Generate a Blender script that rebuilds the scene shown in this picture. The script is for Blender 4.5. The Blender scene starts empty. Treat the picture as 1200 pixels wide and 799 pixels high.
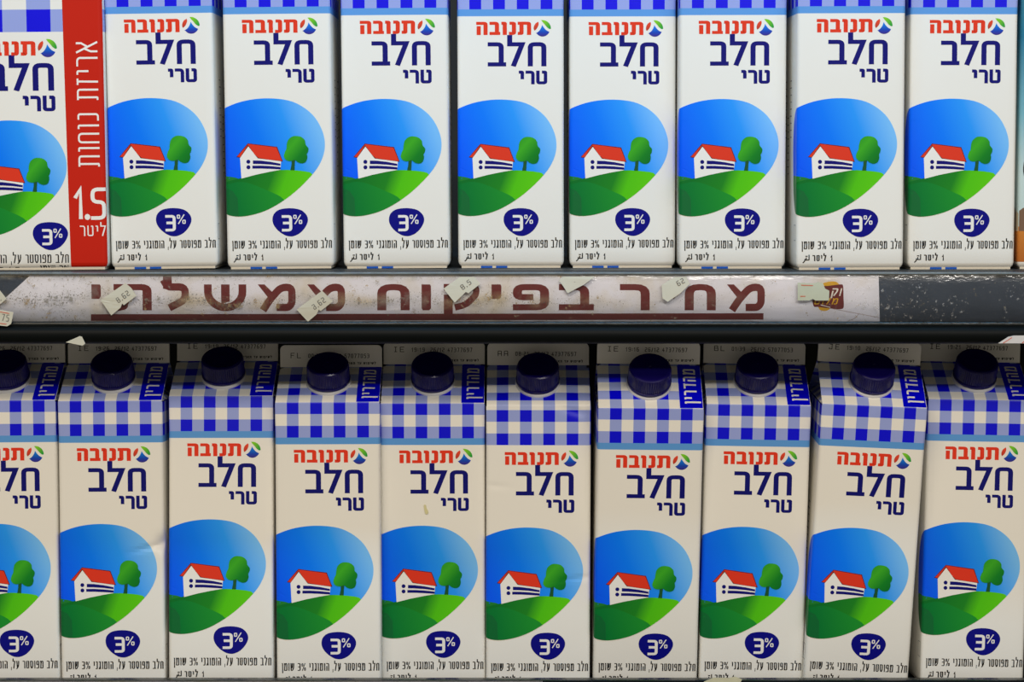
import bpy, bmesh, math, random
from mathutils import Vector, Matrix
random.seed(7)
S = bpy.context.scene
COL = S.collection
R = math.radians

# ------------------------------------------------------------------ camera
cam = bpy.data.cameras.new('camera')
cam.sensor_width = 36.0
cam.lens = 36.0 * 2630.0 / 1200.0
cam.clip_start = 0.05
cam_o = bpy.data.objects.new('camera', cam)
COL.objects.link(cam_o)
CAM_Y, CAM_Z = -1.4868, 0.0655
cam_o.location = (0, CAM_Y, CAM_Z)
cam_o.rotation_euler = (R(90) - math.atan(201.5 / 2630.0), 0, 0)
S.camera = cam_o

# ------------------------------------------------------------------ world and lights
w = bpy.data.worlds.new('store_ambient'); S.world = w; w.use_nodes = True
w.node_tree.nodes['Background'].inputs[0].default_value = (1.0, 0.90, 0.72, 1)
w.node_tree.nodes['Background'].inputs[1].default_value = 0.22
S.view_settings.view_transform = 'Standard'
S.view_settings.look = 'None'
S.view_settings.gamma = 1.0
S.view_settings.use_curve_mapping = False
S.view_settings.exposure = 0.0


def area(name, loc, target, sx, sy, power, color):
    d = bpy.data.lights.new(name, 'AREA'); d.shape = 'RECTANGLE'
    d.size, d.size_y, d.energy, d.color = sx, sy, power, color
    o = bpy.data.objects.new(name, d); COL.objects.link(o)
    o.location = loc
    o.rotation_euler = (Vector(target) - Vector(loc)).to_track_quat('-Z', 'Y').to_euler()
    return o


# ceiling tubes of the shop aisle, in front of the refrigerator
for (lx, lz, tall, p, c) in ((-1.75, 2.30, .45, 31.0, (1.0, 0.87, 0.70)), (-0.55, 2.20, .40, 36.0, (1.0, 0.84, 0.64)),
                             (0.75, 1.50, .08, 28.0, (1.0, 0.95, 0.88)), (2.0, 1.62, .12, 16.0, (1.0, 0.93, 0.84))):
    area('aisle_ceiling_lamp', (lx, -3.1, lz), (lx * 0.3, 0, -0.05), 1.15, tall, p * .94, c)
# the tube under the refrigerator's canopy, above the upper row
area('canopy_lamp', (0.05, -0.30, 0.72), (0.05, 0.0, 0.02), 0.85, 0.06, 4.5, (0.21, 0.58, 1.0))


# ------------------------------------------------------------------ helpers
def srgb(r, g, b):
    f = lambda c: (c / 12.92 if c <= 0.04045 else ((c + 0.055) / 1.055) ** 2.4)
    return (f(r / 255.0), f(g / 255.0), f(b / 255.0), 1.0)


def new_mat(name):
    m = bpy.data.materials.new(name); m.use_nodes = True
    nt = m.node_tree
    return m, nt, nt.nodes, nt.links, nt.nodes['Principled BSDF']


def plain(name, col, rough=0.5, spec=0.4, noise=0.0, nscale=300, bump=0.0, metal=0.0):
    m, nt, N, L, b = new_mat(name)
    b.inputs['Base Color'].default_value = col
    b.inputs['Roughness'].default_value = rough
    b.inputs['Specular IOR Level'].default_value = spec
    b.inputs['Metallic'].default_value = metal
    if noise or bump:
        tc = N.new('ShaderNodeTexCoord')
        nz = N.new('ShaderNodeTexNoise'); nz.inputs['Scale'].default_value = nscale
        nz.inputs['Detail'].default_value = 4
        L.new(tc.outputs['Object'], nz.inputs['Vector'])
        if noise:
            mx = N.new('ShaderNodeMix'); mx.data_type = 'RGBA'
            d = tuple(c * (1 - noise) for c in col[:3]) + (1,)
            mx.inputs[6].default_value = d; mx.inputs[7].default_value = col
            L.new(nz.outputs['Fac'], mx.inputs[0]); L.new(mx.outputs[2], b.inputs['Base Color'])
        if bump:
            bp = N.new('ShaderNodeBump'); bp.inputs['Strength'].default_value = bump
            bp.inputs['Distance'].default_value = 0.0006
            L.new(nz.outputs['Fac'], bp.inputs['Height']); L.new(bp.outputs[0], b.inputs['Normal'])
    return m


def math_node(N, L, op, a, b=None, c=None):
    n = N.new('ShaderNodeMath'); n.operation = op
    for i, v in enumerate((a, b, c)):
        if v is None: continue
        if isinstance(v, (int, float)): n.inputs[i].default_value = v
        else: L.new(v, n.inputs[i])
    return n.outputs[0]


def mixc(N, L, f, a, b):
    n = N.new('ShaderNodeMix'); n.data_type = 'RGBA'
    for i, v in ((0, f), (6, a), (7, b)):
        if isinstance(v, (int, float)): n.inputs[i].default_value = v
        elif isinstance(v, tuple): n.inputs[i].default_value = v
        else: L.new(v, n.inputs[i])
    return n.outputs[2]


def print_gradient(name, stops, vec, lo, hi, rough=0.38):
    """the printed colour ramp of an illustration, laid along a direction of the print (UV = millimetres)"""
    m, nt, N, L, b = new_mat(name)
    uv = N.new('ShaderNodeUVMap'); uv.uv_map = 'print'
    sp = N.new('ShaderNodeSeparateXYZ'); L.new(uv.outputs[0], sp.inputs[0])
    a = math_node(N, L, 'MULTIPLY', sp.outputs[0], vec[0])
    d = math_node(N, L, 'MULTIPLY_ADD', sp.outputs[1], vec[1], a)
    f = N.new('ShaderNodeMapRange')
    L.new(d, f.inputs[0]); f.inputs[1].default_value = lo; f.inputs[2].default_value = hi
    rp = N.new('ShaderNodeValToRGB')
    while len(rp.color_ramp.elements) < len(stops): rp.color_ramp.elements.new(0.5)
    for e, (p, c) in zip(rp.color_ramp.elements, stops):
        e.position = p; e.color = c
    L.new(f.outputs[0], rp.inputs[0]); L.new(rp.outputs[0], b.inputs['Base Color'])
    b.inputs['Roughness'].default_value = rough
    b.inputs['Specular IOR Level'].default_value = 0.18
    return m


WHITE = srgb(238, 236, 229)
DEEP = srgb(0, 0, 222)
LIGHT = srgb(152, 166, 226)
BAND = srgb(92, 155, 222)


def board_material(name, t0, row, s0, period, band, top=1e9, smax=1e9):
    """carton board: white, with the printed gingham top and the pale blue band (UV = millimetres across and up)"""
    m, nt, N, L, b = new_mat(name)
    uv = N.new('ShaderNodeUVMap'); uv.uv_map = 'print'
    sp = N.new('ShaderNodeSeparateXYZ'); L.new(uv.outputs[0], sp.inputs[0])
    s, t = sp.outputs[0], sp.outputs[1]
    in_top = math_node(N, L, 'GREATER_THAN', t, t0)
    in_top = math_node(N, L, 'MULTIPLY', in_top, math_node(N, L, 'LESS_THAN', t, top))
    in_top = math_node(N, L, 'MULTIPLY', in_top, math_node(N, L, 'LESS_THAN', s, smax))
    rr = math_node(N, L, 'FLOORED_MODULO', math_node(N, L, 'SUBTRACT', t, t0), 2 * row)
    rr = math_node(N, L, 'LESS_THAN', rr, row)
    cc = math_node(N, L, 'FLOORED_MODULO', math_node(N, L, 'SUBTRACT', s, s0), period)
    cc = math_node(N, L, 'LESS_THAN', cc, period / 2)
    both = math_node(N, L, 'MULTIPLY', rr, cc)
    any_ = math_node(N, L, 'MAXIMUM', rr, cc)
    c1 = mixc(N, L, any_, WHITE, LIGHT)
    c2 = mixc(N, L, both, c1, DEEP)
    if band:
        inb = math_node(N, L, 'GREATER_THAN', t, t0 - band)
        base = mixc(N, L, inb, WHITE, BAND)
    else:
        base = WHITE
    col = mixc(N, L, in_top, base, c2)
    L.new(col, b.inputs['Base Color'])
    b.inputs['Roughness'].default_value = 0.40
    b.inputs['Specular IOR Level'].default_value = 0.25
    tc = N.new('ShaderNodeTexCoord')
    nz = N.new('ShaderNodeTexNoise'); nz.inputs['Scale'].default_value = 45; nz.inputs['Detail'].default_value = 5
    L.new(tc.outputs['Object'], nz.inputs['Vector'])
    bp = N.new('ShaderNodeBump'); bp.inputs['Strength'].default_value = 0.12; bp.inputs['Distance'].default_value = 0.001
    L.new(nz.outputs['Fac'], bp.inputs['Height']); L.new(bp.outputs[0], b.inputs['Normal'])
    return m


NAVY = plain('navy_print', srgb(12, 14, 112), 0.45, 0.15)
RED = plain('red_print', srgb(228, 58, 32), 0.45, 0.15)
BLACK = plain('black_print', srgb(24, 24, 26), 0.5, 0.3)
GREYINK = plain('date_print_ink', srgb(30, 28, 28), 0.6, 0.2)
PAPER = plain('white_print', srgb(240, 238, 232), 0.4, 0.3)
BADGE = plain('badge_print', srgb(6, 8, 128), 0.45, 0.15)
KOSHER = plain('blue_label_print', srgb(0, 0, 216), 0.35, 0.2)
ROOF = plain('roof_print', srgb(226, 54, 28), 0.4, 0.3)
ROOFEDGE = plain('roof_edge_print', srgb(92, 26, 30), 0.4, 0.3)
STRIPRED = plain('red_strip_print', srgb(200, 34, 16), 0.45, 0.15)
SKY = print_gradient('sky_print', [(0.0, srgb(0, 92, 255)), (0.40, srgb(0, 124, 255)), (0.7, srgb(40, 154, 255)), (1.0, srgb(122, 194, 255))], (0.83, 0.30), 22, 78)
HILL = print_gradient('light_hill_print', [(0.0, srgb(8, 112, 40)), (0.42, srgb(30, 132, 34)), (0.6, srgb(82, 196, 18)), (1.0, srgb(98, 210, 16))], (0.9, -0.35), -14, 34)
DARKHILL = print_gradient('dark_hill_print', [(0.0, srgb(0, 112, 50)), (0.4, srgb(4, 120, 50)), (1.0, srgb(28, 144, 46))], (1, 0.2), 0, 42)
SMALLHILL = plain('left_hill_print', srgb(26, 124, 44), 0.4, 0.3)
CROWN = print_gradient('tree_crown_print', [(0.0, srgb(28, 140, 38)), (0.35, srgb(62, 172, 36)), (0.65, srgb(18, 130, 36)), (1.0, srgb(0, 100, 40))], (0.8, -0.7), -31, -3)
TRUNK = plain('tree_trunk_print', srgb(18, 84, 44), 0.4, 0.3)
LOGOBLUE = print_gradient('logo_blue_print', [(0.0, srgb(60, 40, 130)), (0.4, srgb(24, 66, 180)), (1.0, srgb(0, 128, 230))], (0.0, 1.0), 152, 159)
LOGOGREEN = print_gradient('logo_green_print', [(0.0, srgb(130, 205, 40)), (0.5, srgb(40, 160, 60)), (1.0, srgb(0, 128, 70))], (1.0, -0.6), -40, -28)
LOGORED = print_gradient('logo_red_print', [(0.0, srgb(150, 50, 40)), (1.0, srgb(226, 72, 44))], (0.3, 1.0), 168, 176)
CAPM = plain('navy_cap_plastic', srgb(17, 9, 84), 0.26, 0.45)
RINGM = plain('white_spout_plastic', srgb(214, 214, 218), 0.4, 0.4)
FLAPM = plain('carton_base_board', srgb(226, 220, 206), 0.6, 0.3)
FLAPBLUE = plain('blue_base_print', srgb(0, 88, 200), 0.5, 0.3)
SIDETEXT = plain('side_panel_print', srgb(120, 122, 130), 0.5, 0.3)

BOARD = board_material('gingham_carton_board', 170.0, 7.85, 8.0, 15.6, 4.5)
BOARD_PLAIN = board_material('gingham_carton_board_without_band', 166.5, 7.85, 7.0, 15.6, 0)


# ------------------------------------------------------------------ glyphs (box coordinates, x to the right, y up)
def arc(cx, cy, rx, ry, a0, a1, n=8):
    return [(cx + rx * math.cos(R(a0 + (a1 - a0) * i / n)), cy + ry * math.sin(R(a0 + (a1 - a0) * i / n))) for i in range(n + 1)]


G = {   # char: (relative width, [polylines], rounding in units of height)
    'א': (.62, [[(0, 1), (1, 0)], [(.92, 1), (.92, .78), (.56, .47)], [(.08, 0), (.08, .30), (.36, .62)]], .0),
    'ב': (.58, [[(0, 1), (.82, 1), (.82, 0)], [(0, 0), (1.0, 0)]], .14),
    'ג': (.42, [[(.1, 1), (.85, 1), (.85, .35), (1, 0)], [(.85, .32), (.0, 0)]], .0),
    'ד': (.56, [[(0, 1), (1.0, 1)], [(.85, 1), (.85, 0)]], .0),
    'ה': (.56, [[(0, 1), (1, 1), (1, 0)], [(.06, .58), (.06, 0)]], .14),
    'ו': (.24, [[(0, 1), (1, 1), (1, 0)]], .06),
    'ז': (.34, [[(0, 1), (1, 1)], [(.55, 1), (.5, 0)]], .0),
    'ח': (.56, [[(0, 0), (0, 1), (1, 1), (1, 0)]], .16),
    'ט': (.56, [[(0, 1), (0, 0), (1, 0), (1, 1), (.76, 1)]], .12),
    'י': (.24, [[(0, 1), (1, 1), (1, .48)]], .06),
    'ל': (.52, [[(0, 1.36), (0, 1), (1, 1), (.35, 0)]], .0),
    'מ': (.62, [[(0, 0), (.14, .7), (.42, 1), (1, 1), (1, 0), (.5, 0)], [(0, 1), (.14, .7)]], .12),
    'ן': (.24, [[(0, 1), (1, 1), (1, -.34)]], .06),
    'ך': (.50, [[(0, 1), (1, 1), (1, -.3)]], .1),
    'נ': (.40, [[(.2, 1), (1, 1), (1, 0), (0, 0)]], .12),
    'ס': (.58, [[(0, 1), (1, 1), (1, .3), (.7, 0), (.35, 0), (.02, .32), (.02, 1)]], .1),
    'ע': (.56, [[(.05, 1), (.3, .12)], [(1, 1), (.95, .5), (.6, .12), (0, -.08)]], .1),
    'פ': (.56, [[(.42, .5), (0, .5), (0, 1), (1, 1), (1, 0), (0, 0)]], .14),
    'ק': (.58, [[(0, 1), (1, 1), (1, .62), (.55, 0)], [(.04, .6), (.04, -.34)]], .1),
    'ר': (.50, [[(0, 1), (1, 1), (1, 0)]], .2),
    'ש': (.72, [[(0, 1), (.08, 0), (.5, 0), (.94, .38), (1, 1)], [(.5, 1), (.44, .42), (.06, .30)]], .1),
    'ת': (.60, [[(0, 0), (.18, 0), (.18, 1)], [(0, 1), (1, 1), (1, 0)]], .12),
    '0': (.55, [[(0, 1), (1, 1), (1, 0), (0, 0), (0, 1)]], .16),
    '1': (.40, [[(.1, .74), (.72, 1), (.72, 0)]], .0),
    '2': (.55, [[(0, 1), (1, 1), (1, .52), (0, .48), (0, 0), (1, 0)]], .1),
    '3': (.55, [[(0, 1), (1, 1), (1, .0), (0, 0)], [(.15, .52), (1, .52)]], .14),
    '4': (.55, [[(.7, 0), (.7, 1), (0, .3), (1, .3)]], .0),
    '5': (.55, [[(1, 1), (0, 1), (0, .56), (1, .56), (1, 0), (0, 0)]], .1),
    '6': (.55, [[(1, 1), (0, 1), (0, 0), (1, 0), (1, .54), (0, .54)]], .1),
    '7': (.55, [[(0, 1), (1, 1), (.4, 0)]], .0),
    '8': (.55, [[(0, 1), (1, 1), (1, 0), (0, 0), (0, 1)], [(0, .52), (1, .52)]], .1),
    '9': (.55, [[(0, 0), (1, 0), (1, 1), (0, 1), (0, .46), (1, .46)]], .1),
    '%': (.8, [[(.85, 1), (.15, 0)], [(0, .98), (.3, .98), (.3, .62), (0, .62), (0, .98)], [(.7, .38), (1, .38), (1, .02), (.7, .02), (.7, .38)]], .06),
    ',': (.14, [[(.6, .12), (.0, -.25)]], .0),
    '.': (.16, [[(.5, .06), (.5, -.06)]], .0),
    ':': (.16, [[(.5, .75), (.5, .62)], [(.5, .3), (.5, .17)]], .0),
    '/': (.4, [[(0, 0), (1, 1)]], .0),
    '!': (.16, [[(.5, 1), (.5, .35)], [(.5, .1), (.5, 0)]], .0),
    'I': (.4, [[(.5, 0), (.5, 1)], [(.1, 1), (.9, 1)], [(.1, 0), (.9, 0)]], .0),
    'E': (.5, [[(1, 1), (0, 1), (0, 0), (1, 0)], [(0, .52), (.8, .52)]], .0),
    'F': (.5, [[(1, 1), (0, 1), (0, 0)], [(0, .52), (.8, .52)]], .0),
    'L': (.5, [[(0, 1), (0, 0), (1, 0)]], .0),
    'A': (.55, [[(0, 0), (0, 1), (1, 1), (1, 0)], [(0, .45), (1, .45)]], .12),
    'B': (.55, [[(0, 0), (0, 1), (.9, 1), (.9, .52), (1, .5), (1, 0), (0, 0)], [(0, .52), (.9, .52)]], .06),
    'J': (.5, [[(.2, 1), (1, 1), (.8, 1), (.8, 0), (0, 0), (0, .25)]], .0),
    # Arabic word for litre, drawn as one joined word
    '#': (1.9, [[(.95, 1.15), (.95, .2), (.5, .2), (.5, .6)], [(.5, .2), (.28, .2), (.28, .35), (.22, -.05), (0, -.3)], [(.45, .95), (.5, .95)], [(.58, .95), (.63, .95)]], .06),
    ' ': (.30, [], .0),
}
LTR = set('0123456789%./:,')


def fillet(pts, r, asp=1.0):
    if r <= 0 or len(pts) < 3: return pts
    closed = (abs(pts[0][0] - pts[-1][0]) + abs(pts[0][1] - pts[-1][1])) < 1e-9
    P = [Vector((p[0], p[1])) for p in pts]
    out = []
    n = len(P)
    rng = range(n - 1) if closed else range(n)
    for i in rng:
        if not closed and (i == 0 or i == n - 1):
            out.append(P[i]); continue
        a, b, c = P[(i - 1) % (n - 1)] if closed else P[i - 1], P[i], P[i + 1]
        u, v = (a - b), (c - b)
        lu, lv = u.length, v.length
        if lu < 1e-9 or lv < 1e-9: continue
        k = min(r, lu * .48, lv * .48)
        p0, p1 = b + u / lu * k, b + v / lv * k
        for j in range(5):
            t = j / 4
            out.append((1 - t) ** 2 * p0 + 2 * t * (1 - t) * b + t * t * p1)
    if closed: out.append(out[0].copy())
    return [(p.x, p.y) for p in out]


def strokes(pts, th, cap=0.0):
    """a polyline as a strip of quads of thickness th (mitred)"""
    P = [Vector((p[0], p[1])) for p in pts]
    Q = [P[0]]
    for p in P[1:]:
        if (p - Q[-1]).length > 1e-6: Q.append(p)
    P = Q
    if len(P) < 2: return []
    closed = (P[0] - P[-1]).length < 1e-6
    if not closed and cap:
        P[0] = P[0] + (P[0] - P[1]).normalized() * cap
        P[-1] = P[-1] + (P[-1] - P[-2]).normalized() * cap
    Lf, Rt = [], []
    n = len(P)
    for i in range(n):
        if closed:
            d0 = (P[i] - P[i - 1]) if i > 0 else (P[0] - P[-2])
            d1 = (P[i + 1] - P[i]) if i < n - 1 else (P[1] - P[0])
        else:
            d0 = (P[i] - P[i - 1]) if i > 0 else (P[1] - P[0])
            d1 = (P[i + 1] - P[i]) if i < n - 1 else d0
        d0, d1 = d0.normalized(), d1.normalized()
        n0, n1 = Vector((-d0.y, d0.x)), Vector((-d1.y, d1.x))
        m = (n0 + n1)
        m = m.normalized() if m.length > 1e-6 else n0
        k = th / 2 / max(0.45, m.dot(n0))
        Lf.append(P[i] + m * k); Rt.append(P[i] - m * k)
    return [[tuple(Lf[i]), tuple(Rt[i]), tuple(Rt[i + 1]), tuple(Lf[i + 1])] for i in range(n - 1)]


def glyph(ch, x0, x1, yb, yt, thx, thy, mat, out, layer=0, rk=1.0):
    """one character in the box x0..x1, baseline yb, top yt (y may run downwards); pen thx wide, thy high"""
    up = 1 if yt > yb else -1
    w_, pls, rr = G[ch]
    q = thy / thx
    H = abs(yt - yb)
    X = lambda x: (x0 + thx / 2 + x * max(1e-6, (x1 - x0 - thx))) * q
    Y = lambda y: yb + up * (thy / 2 + y * (H - thy))
    for k, pl in enumerate(pls):
        pts = [(X(a), Y(b)) for a, b in pl]
        pts = fillet(pts, rr * H * rk)
        horiz = abs(pl[0][0] - pl[1][0]) > abs(pl[0][1] - pl[1][1])
        for qd in strokes(pts, thy, thy / 2):
            out.append(([(a / q, b) for a, b in qd], mat, layer + 0.12 * k))


def text(s, xl, xr, yb, yt, thx, thy, mat, out, layer=0, gap=0.16, rtl=True):
    """a line of text fitted between xl and xr"""
    H = abs(yt - yb)
    seq = []
    if rtl:   # right-to-left with numbers kept left-to-right
        i = 0
        while i < len(s):
            if s[i] in '0123456789%.':
                j = i
                while j < len(s) and s[j] in '0123456789%./': j += 1
                seq += list(s[i:j])[::-1]; i = j
            else:
                seq.append(s[i]); i += 1
        seq = seq[::-1]
    else:
        seq = list(s)
    W = sum(G[c][0] for c in seq); n = len(seq) - 1
    tot = (W + gap * n)
    k = (xr - xl) / tot
    x = xl
    for c in seq:
        wc = G[c][0] * k
        if c != ' ': glyph(c, x, x + wc, yb, yt, min(thx * (.7 if c == '%' else 1), wc * .8), thy * (.8 if c == '%' else 1), mat, out, layer)
        x += wc + gap * k


def poly(pts, mat, layer): return (pts, mat, layer)


def disc(cx, cy, rx, ry, n=20, a0=0, a1=360):
    return [(cx + rx * math.cos(R(a0 + (a1 - a0) * i / n)), cy + ry * math.sin(R(a0 + (a1 - a0) * i / n))) for i in range(n)]


def smooth_closed(pts, n=6):
    """Catmull-Rom through the points"""
    out = []
    m = len(pts)
    for i in range(m):
        p0, p1, p2, p3 = [Vector(pts[(i + d) % m]) for d in (-1, 0, 1, 2)]
        for j in range(n):
            t = j / n
            out.append(tuple(0.5 * ((2 * p1) + (p2 - p0) * t + (2 * p0 - 5 * p1 + 4 * p2 - p3) * t * t + (3 * p1 - p0 - 3 * p2 + p3) * t ** 3)))
    return out


def smooth_open(pts, n=6):
    P = [pts[0]] + list(pts) + [pts[-1]]
    out = []
    for i in range(1, len(P) - 2):
        p0, p1, p2, p3 = [Vector(P[i + d]) for d in (-1, 0, 1, 2)]
        for j in range(n):
            t = j / n
            out.append(tuple(0.5 * ((2 * p1) + (p2 - p0) * t + (2 * p0 - 5 * p1 + 4 * p2 - p3) * t * t + (3 * p1 - p0 - 3 * p2 + p3) * t ** 3)))
    out.append(tuple(P[-2]))
    return out


def clip_poly(pts, f):
    """keep the side of the polygon where f(x,y) >= 0 (f linear)"""
    out = []
    for i in range(len(pts)):
        a, b = pts[i], pts[(i + 1) % len(pts)]
        fa, fb = f(*a), f(*b)
        if fa >= 0: out.append(a)
        if (fa >= 0) != (fb >= 0):
            t = fa / (fa - fb); out.append((a[0] + (b[0] - a[0]) * t, a[1] + (b[1] - a[1]) * t))
    return out


# ------------------------------------------------------------------ objects
def tag(o, label=None, cat=None, group=None, kind=None):
    if label: o['label'] = label
    if cat: o['category'] = cat
    if group: o['group'] = group
    if kind: o['kind'] = kind
    return o


def empty(name, loc=(0, 0, 0)):
    o = bpy.data.objects.new(name, None); COL.objects.link(o)
    o.empty_display_size = 0.02; o.location = loc
    return o


def mesh_obj(name, bm, mats, parent=None, smooth=None):
    me = bpy.data.meshes.new(name)
    bm.to_mesh(me); bm.free()
    for m in (mats if isinstance(mats, (list, tuple)) else [mats]): me.materials.append(m)
    if smooth is not None:
        me.shade_smooth(); me.set_sharp_from_angle(angle=R(smooth))
    o = bpy.data.objects.new(name, me); COL.objects.link(o)
    if parent: o.parent = parent
    return o


def children_of(o): return [c for c in list(COL.objects) if c.parent == o]


KIDS = {}


def copy_tree(o, parent=None):
    c = o.copy(); COL.objects.link(c)
    if parent: c.parent = parent
    KIDS[c.name] = []
    for k in o.children:
        KIDS[c.name].append(copy_tree(k, c))
    return c


def bm_box(bm, x0, x1, y0, y1, z0, z1, mi=0):
    v = [bm.verts.new(p) for p in ((x0, y0, z0), (x1, y0, z0), (x1, y1, z0), (x0, y1, z0), (x0, y0, z1), (x1, y0, z1), (x1, y1, z1), (x0, y1, z1))]
    for f in ((0, 3, 2, 1), (4, 5, 6, 7), (0, 1, 5, 4), (1, 2, 6, 5), (2, 3, 7, 6), (3, 0, 4, 7)):
        fc = bm.faces.new([v[i] for i in f]); fc.material_index = mi
    return v


def lathe(bm, prof, n=64, mi=0, rib=None):
    rings = []
    for (r, z, k) in prof:
        ring = []
        for i in range(n):
            rr = r - (rib if (k and rib and i % 2) else 0)
            a = 2 * math.pi * i / n
            ring.append(bm.verts.new((rr * math.cos(a), rr * math.sin(a), z)))
        rings.append(ring)
    for a, b in zip(rings[:-1], rings[1:]):
        for i in range(n):
            f = bm.faces.new((a[i], a[(i + 1) % n], b[(i + 1) % n], b[i])); f.material_index = mi
    f = bm.faces.new(rings[-1]); f.material_index = mi
    f = bm.faces.new(rings[0][::-1]); f.material_index = mi


MM = 0.001


class Carton:
    """the shape of one gable-top carton: P maps print millimetres (s across from the left edge of the front, t up) to space"""
    def __init__(s, W=70.0, D=70.0, H=193.5, theta=35.0, base=1.45, r=2.4, bulge=0.55, dents=()):
        s.W, s.D, s.H, s.th, s.b, s.r, s.bl, s.dents = W, D, H, R(theta), base, r, bulge, dents
        s.run = D / 2 - 1.3
        s.SL = s.run / math.cos(s.th)
        s.rise = s.run * math.tan(s.th)

    def P(s, s_, t, off=0.0):
        W, D, H = s.W, s.D, s.H
        x = s_ - W / 2
        if t > H + 0.9:
            d = t - H
            y = -D / 2 + d * math.cos(s.th); z = H + d * math.sin(s.th)
            bow = 0.5 * math.sin(math.pi * min(1, max(0, d / s.SL))) * math.cos(math.pi * x / W)
            o = off + bow
            p = Vector((x, y - o * math.sin(s.th), z + o * math.cos(s.th)))
        elif t > H - 0.9 and abs(x) < W / 2 + 1:
            u = (t - H + 0.9) / 1.8
            p0 = Vector((-D / 2, H - .9)); p1 = Vector((-D / 2, H)); p2 = Vector((-D / 2 + .9 * math.cos(s.th), H + .9 * math.sin(s.th)))
            q = (1 - u) ** 2 * p0 + 2 * u * (1 - u) * p1 + u * u * p2
            a = math.pi / 2 * 0 + u * (math.pi / 2 - s.th)
            nn = Vector((-math.cos(a), math.sin(a)))
            q = q + nn * off
            p = Vector((x, q.x, q.y))
        else:
            # ring at height t
            k = min(1.0, max(0.0, (t - (H - 30)) / 29.0))
            r = s.r * (1 - k) + 0.5 * k
            al = math.pi * r / 2
            sg = -1 if x < 0 else 1
            u = abs(x)
            a, dpt = W / 2 - r, D - 2 * r
            if u <= a:
                p = Vector((sg * u, -D / 2, t)); n = Vector((0, -1, 0)); bw = math.cos(math.pi * u / W)
            elif u <= a + al:
                g = (u - a) / r
                n = Vector((sg * math.sin(g), -math.cos(g), 0)); p = Vector((sg * a, -D / 2 + r, t)) + n * r; bw = 0.0
            elif u <= a + al + dpt:
                v = u - a - al
                p = Vector((sg * W / 2, -D / 2 + r + v, t)); n = Vector((sg, 0, 0)); bw = 0.6 * math.sin(math.pi * v / dpt)
            elif u <= a + 2 * al + dpt:
                g = (u - a - al - dpt) / r
                n = Vector((sg * math.cos(g), math.sin(g), 0)); p = Vector((sg * a, D / 2 - r, t)) + n * r; bw = 0.0
            else:
                v = u - a - 2 * al - dpt
                p = Vector((sg * max(0, a - v), D / 2, t)); n = Vector((0, 1, 0)); bw = 0.0
            o = off + s.bl * bw * math.sin(math.pi * min(1, max(0, (t - s.b) / (H - s.b))))
            if t < s.b + 3.0:
                e = (s.b + 3.0 - t) / 3.0
                o -= 1.6 * e * e
            p = p + n * o
        if s.dents and abs(x) < W / 2 + 3 and p.y < -D / 2 + 4:
            for (ds, dt, dep, ra, rb, ang) in s.dents:
                ca, sa = math.cos(R(ang)), math.sin(R(ang))
                ux, uy = s_ - ds, t - dt
                e1, e2 = (ux * ca + uy * sa) / ra, (-ux * sa + uy * ca) / rb
                g = math.exp(-(e1 * e1 + e2 * e2))
                p.y += dep * g
        return p * MM

    def body(s, mat, parent, fin_text=None):
        W, D, H = s.W, s.D, s.H
        bm = bmesh.new()
        uvl = bm.loops.layers.uv.new('print')
        half = W / 2 + D + W / 2 - (4 - math.pi) * 0  # walked distance to the back middle
        r = s.r; a = W / 2 - r; al = math.pi * r / 2; dp = D - 2 * r
        xs = [i * a / 8 for i in range(9)]
        if s.dents: xs = [i * a / 26 for i in range(27)]
        xs += [a + al * i / 5 for i in range(1, 6)] + [a + al + dp * i / 6 for i in range(1, 7)]
        xs += [a + al + dp + al * i / 3 for i in range(1, 4)] + [a + 2 * al + dp + a * i / 3 for i in range(1, 4)]
        ss = [-x for x in xs[:0:-1]] + xs          # both back-middle columns are kept: a seam
        nt = int(H / (1.5 if s.dents else 8))
        ts = [s.b, s.b + .6, s.b + 1.4, s.b + 3.0] + [s.b + 3.0 + (H - .9 - s.b - 3.0) * i / nt for i in range(1, nt + 1)]
        grid = []
        for t in ts:
            grid.append([bm.verts.new(s.P(x + W / 2, t)) for x in ss])

        def face(vs, uvs):
            f = bm.faces.new(vs)
            for l, c in zip(f.loops, uvs): l[uvl].uv = c
            return f
        for j in range(len(ts) - 1):
            for i in range(len(ss) - 1):
                face((grid[j][i], grid[j][i + 1], grid[j + 1][i + 1], grid[j + 1][i]),
                     [(ss[i] + W / 2, ts[j]), (ss[i + 1] + W / 2, ts[j]), (ss[i + 1] + W / 2, ts[j + 1]), (ss[i] + W / 2, ts[j + 1])])
        face(grid[0][::-1], [(0, 0)] * len(ss))
        # front and back roof panels
        su = [0.35 + (W - .7) * i / (24 if s.dents else 12) for i in range((25 if s.dents else 13))]
        tu = [H - .9, H - .45, H, H + .45, H + .9] + [H + .9 + (s.SL - .9) * i / 8 for i in range(1, 9)]
        g2 = [[bm.verts.new(s.P(x, t)) for x in su] for t in tu]
        for j in range(len(tu) - 1):
            for i in range(len(su) - 1):
                face((g2[j][i], g2[j][i + 1], g2[j + 1][i + 1], g2[j + 1][i]),
                     [(su[i], tu[j]), (su[i + 1], tu[j]), (su[i + 1], tu[j + 1]), (su[i], tu[j + 1])])
        zt = (H + s.rise) * MM; hw = (W / 2 - .35) * MM; hd = D / 2 * MM; fy = 1.3 * MM
        zh = (H - .4) * MM
        bk = [bm.verts.new(p) for p in ((-hw, hd, zh), (hw, hd, zh), (hw, fy, zt), (-hw, fy, zt))]
        face(bk[::-1] if False else (bk[1], bk[0], bk[3], bk[2]), [(0, H), (W, H), (W, H + s.SL), (0, H + s.SL)])
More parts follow.
